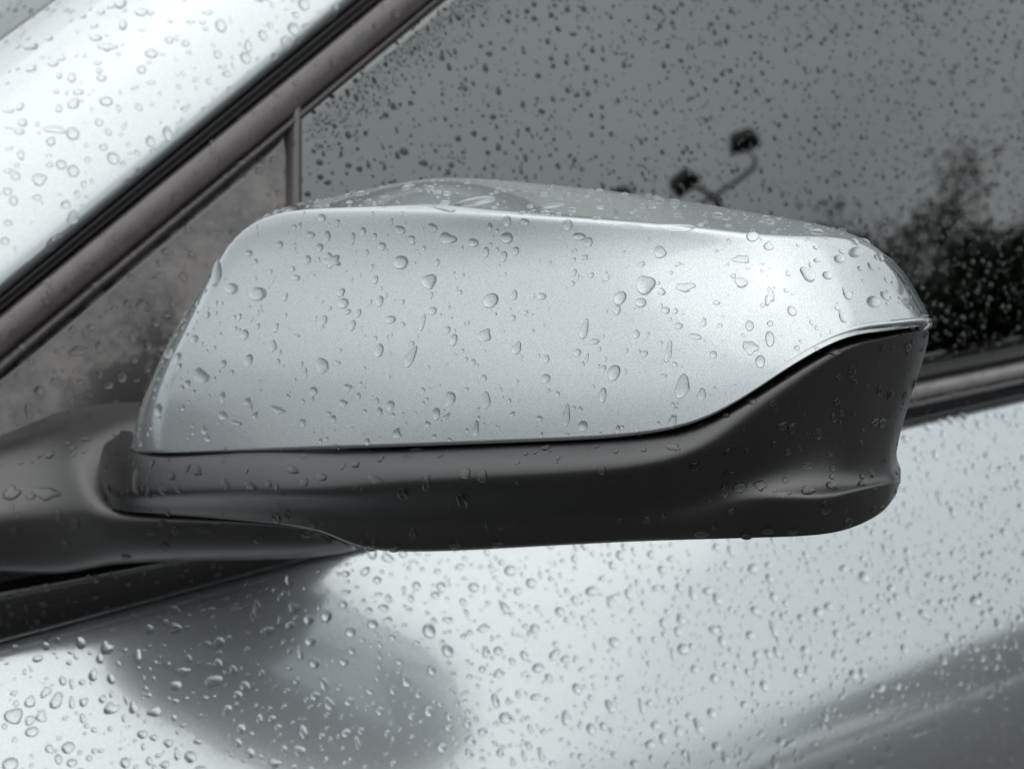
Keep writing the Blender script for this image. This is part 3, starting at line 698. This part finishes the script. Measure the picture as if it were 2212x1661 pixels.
DOORD = [(927, 1362, 14, 16), (967, 1405, 12, 14), (805, 1348, 12, 11), (705, 1330, 13, 13), (670, 1384, 13, 12), (460, 1471, 20, 13, 'bean'), (27, 1548, 19, 15, 'tear', None, -1.0), (22, 1650, 19, 14), (520, 1572, 11, 11), (680, 1502, 12, 10), (1092, 1550, 14, 13), (1010, 1563, 9, 9), (815, 1252, 9, 8), (1102, 1232, 13, 11), (270, 1647, 11, 12), (107, 1617, 10, 10), (1147, 1259, 11, 11), (1278, 1276, 14, 10), (1209, 1320, 10, 10), (1626, 1228, 11, 11), (1866, 1246, 10, 13), (1475, 1401, 12, 12), (1537, 1540, 9, 12), (1767, 1322, 10, 11), (1901, 1485, 11, 10), (1843, 1457, 9, 12), (1328, 1387, 14, 11, 'bean'), (1162, 1442, 13, 10), (2106, 1297, 11, 12), (1221, 1423, 9, 9), (1686, 1600, 10, 10), (240, 1530, 19, 11, 'ragged', 'ragged flat raindrop in the grey reflection on the door below the mirror'), (230, 1400, 15, 13, 'ragged'), (470, 1434, 11, 12), (240, 1465, 10, 12), (253, 1450, 9, 9), (135, 1470, 8, 10), (65, 1555, 12, 10, 'bean'), (155, 1647, 12, 9), (1430, 1230, 9, 10), (760, 1405, 8, 9), (757, 1365, 12, 11), (900, 1265, 9, 10), (940, 1285, 9, 9), (635, 1313, 13, 10, 'bean'), (627, 1350, 12, 9), (540, 1290, 6, 9), (640, 1470, 8, 9), (560, 1552, 8, 12, 'tear'), (600, 1570, 8, 8), (1076, 1405, 10, 10), (1050, 1410, 9, 10), (1042, 1445, 8, 8), (1000, 1300, 7, 9), (932, 1447, 9, 12), (848, 1490, 8, 11, 'tear'), (1500, 1445, 9, 9), (1370, 1650, 9, 11)]
FOOTD = [(295, 1040, 20, 11, 'tear', 'drawn-out raindrop at the left end of the black mirror housing', -0.9), (240, 1062, 20, 8, 'ragged'), (370, 1028, 11, 8), (425, 1016, 14, 9, 'bean'), (632, 1015, 12, 9, 'bean'), (350, 1058, 12, 8), (385, 1057, 9, 7), (486, 1045, 13, 9, 'bean'), (541, 1049, 14, 8), (580, 1045, 8, 8), (657, 1042, 9, 9), (695, 1030, 12, 8), (810, 1035, 15, 8, 'ragged'), (870, 1068, 12, 14, 'round'), (998, 1082, 12, 15, 'round'), (920, 1045, 9, 14, 'tear'), (768, 1003, 9, 8), (500, 1075, 11, 9), (100, 1065, 30, 14, 'ragged'), (25, 1065, 20, 14, 'ragged'), (160, 1130, 11, 13, 'bean'), (125, 1110, 8, 14, 'bean'), (140, 1175, 11, 7), (350, 1130, 9, 8), (440, 1142, 16, 8, 'ragged'), (355, 1182, 11, 9), (662, 1152, 14, 8), (560, 1165, 11, 9), (1500, 1010, 12, 13, 'ragged'), (1745, 1060, 16, 9, 'ragged'), (1690, 1066, 22, 6, 'squiggle'), (1300, 1015, 9, 11, 'ragged'), (1670, 870, 10, 8, 'ragged'), (1800, 760, 14, 7, 'ragged'), (1860, 1045, 10, 9, 'ragged'), (1960, 750, 8, 10)]
SAILD = [(170, 758, 24, 9, 'ragged', 'ragged flat raindrop on the dusty black corner panel'), (347, 596, 14, 9, 'ragged'), (197, 707, 10, 7), (395, 597, 8, 11), (215, 752, 9, 9), (122, 822, 12, 8), (175, 825, 9, 7), (262, 815, 12, 12), (285, 730, 8, 14, 'ragged'), (305, 660, 12, 9, 'ragged'), (247, 670, 10, 6), (290, 777, 9, 8), (215, 808, 6, 9), (360, 680, 7, 8), (372, 655, 6, 8), (245, 560, 14, 6, 'ragged'), (190, 575, 18, 8, 'ragged', 'ragged dark raindrop on the black window frame beside the corner panel'), (150, 622, 12, 11), (100, 650, 9, 8), (70, 700, 8, 6), (245, 540, 9, 9), (640, 180, 8, 7), (600, 236, 9, 7), (640, 205, 9, 6), (855, 30, 10, 10), (745, 122, 8, 7)]
WIND = [(915, 353, 14, 9), (873, 328, 13, 12), (1065, 253, 10, 9), (752, 293, 9, 12), (850, 232, 10, 8), (692, 383, 10, 9), (665, 420, 10, 9), (723, 273, 8, 8), (1005, 192, 8, 8), (990, 300, 9, 10), (678, 243, 8, 7), (1154, 41, 9, 9), (1261, 20, 9, 10), (1191, 127, 8, 8), (1536, 53, 8, 8), (1452, 50, 7, 8), (1660, 217, 8, 8), (1696, 251, 8, 7), (1140, 280, 8, 8), (1320, 290, 8, 8), (1280, 110, 8, 8)]
WIND = [(u, v, a*0.72, b*0.75) for (u, v, a, b) in WIND]
for lst in (CAPD, PILD, DOORD, FOOTD, SAILD, WIND):
    for it in lst: place(*it)
# drops hanging from the mirror's lower edge
for (u, v, r) in ((985, 1182, 15), (1076, 1180, 14), (1515, 1157, 17), (1612, 1163, 14), (1660, 1151, 14), (1712, 1153, 12), (850, 1190, 14), (800, 1191, 16), (775, 1188, 12)):
    for up in (4, 8, 12, 18):
        hit = BVH.ray_cast(Vector(CAM), Vector(ray(u, v - up)))
        if hit[0] is not None and zone_of[hit[2]] == 'housing': break
    p = np.array(hit[0]); w = to_px(p)[2]
    put(p, np.array([-0.30, -0.45, -0.84]), r/F*w, r/F*w*0.8, 'round', 'housing', 0.0, '')
for (u, v, r) in ((275, 1208, 14), (355, 1203, 15), (410, 1203, 17), (560, 1199, 11), (430, 1203, 13)):
    p = G(u, v - 6, 0.045); put(p, np.array([0.1, -0.45, -0.9]), r/F*0.53, r/F*0.53*0.8, 'round', 'foot', 0.0, '')
# rain at random over every surface: drops per square metre, median radius (m), spread, largest
RAIN = {'cap': (32000, 0.00062, 0.60, 0.0017), 'housing': (16000, 0.0009, 0.5, 0.0019), 'foot': (9000, 0.0010, 0.45, 0.0021), 'corner': (18000, 0.0010, 0.5, 0.0023), 'frame': (20000, 0.0010, 0.5, 0.0024),
        'pillar': (16000, 0.0012, 0.50, 0.0031), 'windscreen': (1500, 0.0011, 0.4, 0.0025), 'door': (44000, 0.00095, 0.55, 0.0027), 'window': (38000, 0.00072, 0.50, 0.0018), 'moulding': (34000, 0.0010, 0.4, 0.0022)}
nr = np.random.RandomState(12)
for zone, (dens, med, spr, mxr) in RAIN.items():
    for tri, tn in ZT[zone]:
        area = 0.5*np.linalg.norm(np.cross(tri[:, 1]-tri[:, 0], tri[:, 2]-tri[:, 0]), axis=1)
        ctr = tri.mean(1)
        wgt = np.where((ctr[:, 0] > -0.08) & (ctr[:, 0] < 0.98) & (ctr[:, 2] > 0.74) & (ctr[:, 2] < 1.36), 1.0, 0.0)
        if zone == 'window': wgt = wgt*np.where((ctr[:, 0] > 0.9) | (ctr[:, 2] > 1.3), 0.5, 1.0)
        a = area*wgt
        if a.sum() <= 0: continue
        n = int(a.sum()*dens); ti = nr.choice(len(a), n, p=a/a.sum())
        r1 = np.sqrt(nr.rand(n)); r2_ = nr.rand(n)
        b = np.stack([1-r1, r1*(1-r2_), r1*r2_], 1)
        P = np.einsum('nk,nkx->nx', b, tri[ti]); N = np.einsum('nk,nkx->nx', b, tn[ti])
        rad = np.minimum(med*np.exp(spr*nr.randn(n)), mxr); rad = np.maximum(rad, med*0.4)
        order = np.argsort(-rad)
        for i in order:
            p, nn, r = P[i], N[i], rad[i]
            if nn[2] < -0.35: continue                       # rain does not settle on undersides
            if not room(p, r): continue
            asp = math.exp(nr.randn()*0.16); kd = ('round', 'round', 'round', 'round', 'round', 'tear', 'bean', 'ragged')[nr.randint(8)] if r > med else 'round'
            put(p, nn, r*asp, r/asp*1.06, kd, zone, nr.randn()*0.35 if kd == 'tear' else nr.rand()*6.28 if kd == 'bean' else 0.0)
# a fine mist of drops held along the upper edge of the glass, beside the frame
ea, eb = G(16, 800, -0.003), G(958, 0, -0.003)
for k in range(1500):
    f = nr.rand(); off = abs(nr.randn())*0.0085
    p = ea + (eb - ea)*(0.62 + f*0.62) + np.array([0, -math.sin(LEAN)*0, 0]) - side*(0.0035 + off)
    p = p - GN*((p - BELT) @ GN) - GN*0.0049
    r = 0.00032 + 0.0006*nr.rand()**2
    if p[0] > 0.256 and room(p, r): put(p, GN, r, r*1.05, 'round', 'window')
# which of them show, and how large
FULLV, FULLF = allv, allf
def seen(d):
    if d['w'] < 0.1 or not (-5 < d['u'] < W+5 and -5 < d['v'] < H+5): return False
    t = d['p'] + d['n']*0.0006; v = Vector(t) - Vector(CAM); L = v.length
    hit = BVH.ray_cast(Vector(CAM), v/L, L - 0.0015)
    return hit[0] is None
cand = sorted([d for d in DROPS if d['pxr'] > 4], key=lambda d: -d['pxr'])
single = []
for d in [d for d in cand if d['fixed']] + [d for d in cand if not d['fixed']]:
    if len(single) >= 300: break
    if seen(d): single.append(d); d['single'] = True
WHERE = {'cap': 'the silver mirror cap', 'housing': 'the black mirror housing', 'foot': 'the black foot of the mirror', 'corner': 'the dusty black corner panel', 'frame': 'the black window frame', 'pillar': 'the silver windscreen pillar', 'windscreen': 'the windscreen', 'door': 'the silver door panel', 'window': 'the dark side window', 'moulding': 'the black belt moulding'}
FORM = {'round': 'rounded', 'tear': 'drawn-out', 'bean': 'bean-shaped', 'ragged': 'ragged', 'long': 'long flat', 'star': 'star-shaped', 'squiggle': 'winding'}
def basis(d):
    c, s = math.cos(d['rot']), math.sin(d['rot'])
    R = np.stack([d['x'], d['y'], d['n']], 1) @ np.array([[c, -s, 0], [s, c, 0], [0, 0, 1]])
    return R
ORD = ['leftmost', 'second from left', 'third from left', 'fourth from left', 'fifth from left', 'sixth from left', 'seventh from left', 'eighth from left', 'ninth from left', 'tenth from left', 'eleventh from left', 'twelfth from left']
ext = {}
for d in single:
    e = ext.setdefault(d['zone'], [1e9, -1e9, 1e9, -1e9]); e[0] = min(e[0], d['u']); e[1] = max(e[1], d['u']); e[2] = min(e[2], d['v']); e[3] = max(e[3], d['v'])
same = {}
for d in single:
    e = ext[d['zone']]; fu = (d['u'] - e[0])/max(e[1] - e[0], 1); fv = (d['v'] - e[2])/max(e[3] - e[2], 1)
    hp = ('far left', 'left', 'middle', 'right', 'far right')[min(4, int(fu*5))]; vp = ('upper', 'mid-height', 'lower')[min(2, int(fv*3))]
    size = 'large' if d['pxr'] > 12.5 else 'medium-sized' if d['pxr'] > 9.5 else 'small'
    d['lab'] = d['fixed'] or f"{size} {FORM[d['kind']]} raindrop, {vp} {hp} of {WHERE[d['zone']]}"
    same.setdefault(d['lab'], []).append(d)
for l, ds in same.items():
    if len(ds) > 1:
        for k, d in enumerate(sorted(ds, key=lambda q: q['u'])): d['lab'] = l + ', ' + ORD[min(k, 11)]
for d in single:
    lib = (LIBW if d['zone'] in ('window', 'windscreen') else LIB)[d['kind']]; me = lib[rnd.randrange(len(lib))]
    o = bpy.data.objects.new('raindrop', me); COL.objects.link(o)
    R = basis(d); sc = (d['rx'], d['ry'], math.sqrt(d['rx']*d['ry']) if max(d['rx'], d['ry']) < 2.2*min(d['rx'], d['ry']) else min(d['rx'], d['ry'])*1.2)
    m4 = np.eye(4); m4[:3, :3] = R*np.array(sc); m4[:3, 3] = d['p']
    o.matrix_world = Matrix(m4.tolist())
    o['label'] = d['lab']
    o['category'] = 'raindrop'; o['group'] = 'raindrops standing on ' + WHERE[d['zone']]
rest = [d for d in DROPS if 'single' not in d]
V_all, F_all, M_all, base = [], [], [], 0
for d in rest:
    V, Fc, nb = (SMW if d['zone'] in ('window', 'windscreen') else ST if d['pxr'] < 4.5 else SM)[rnd.randrange(len(SM))]
    R = basis(d)*np.array((d['rx'], d['ry'], min(d['rx'], d['ry'])))
    V_all.append(V @ R.T + d['p']); F_all.extend([tuple(i + base for i in f) for f in Fc]); base += len(V); M_all.extend([0]*nb + [1]*(len(Fc) - nb))
sm = mesh_from('small_raindrops', np.concatenate(V_all), F_all)
so = link('small_raindrops', sm, WATER); sm.materials.append(DROPBASE); sm.polygons.foreach_set('material_index', M_all); so['kind'] = 'stuff'; so['label'] = 'countless small raindrops beaded over the whole car side'
print('DROPS', len(DROPS), 'single', len(single), 'rest tris', sum(len(f)-2 for f in F_all))
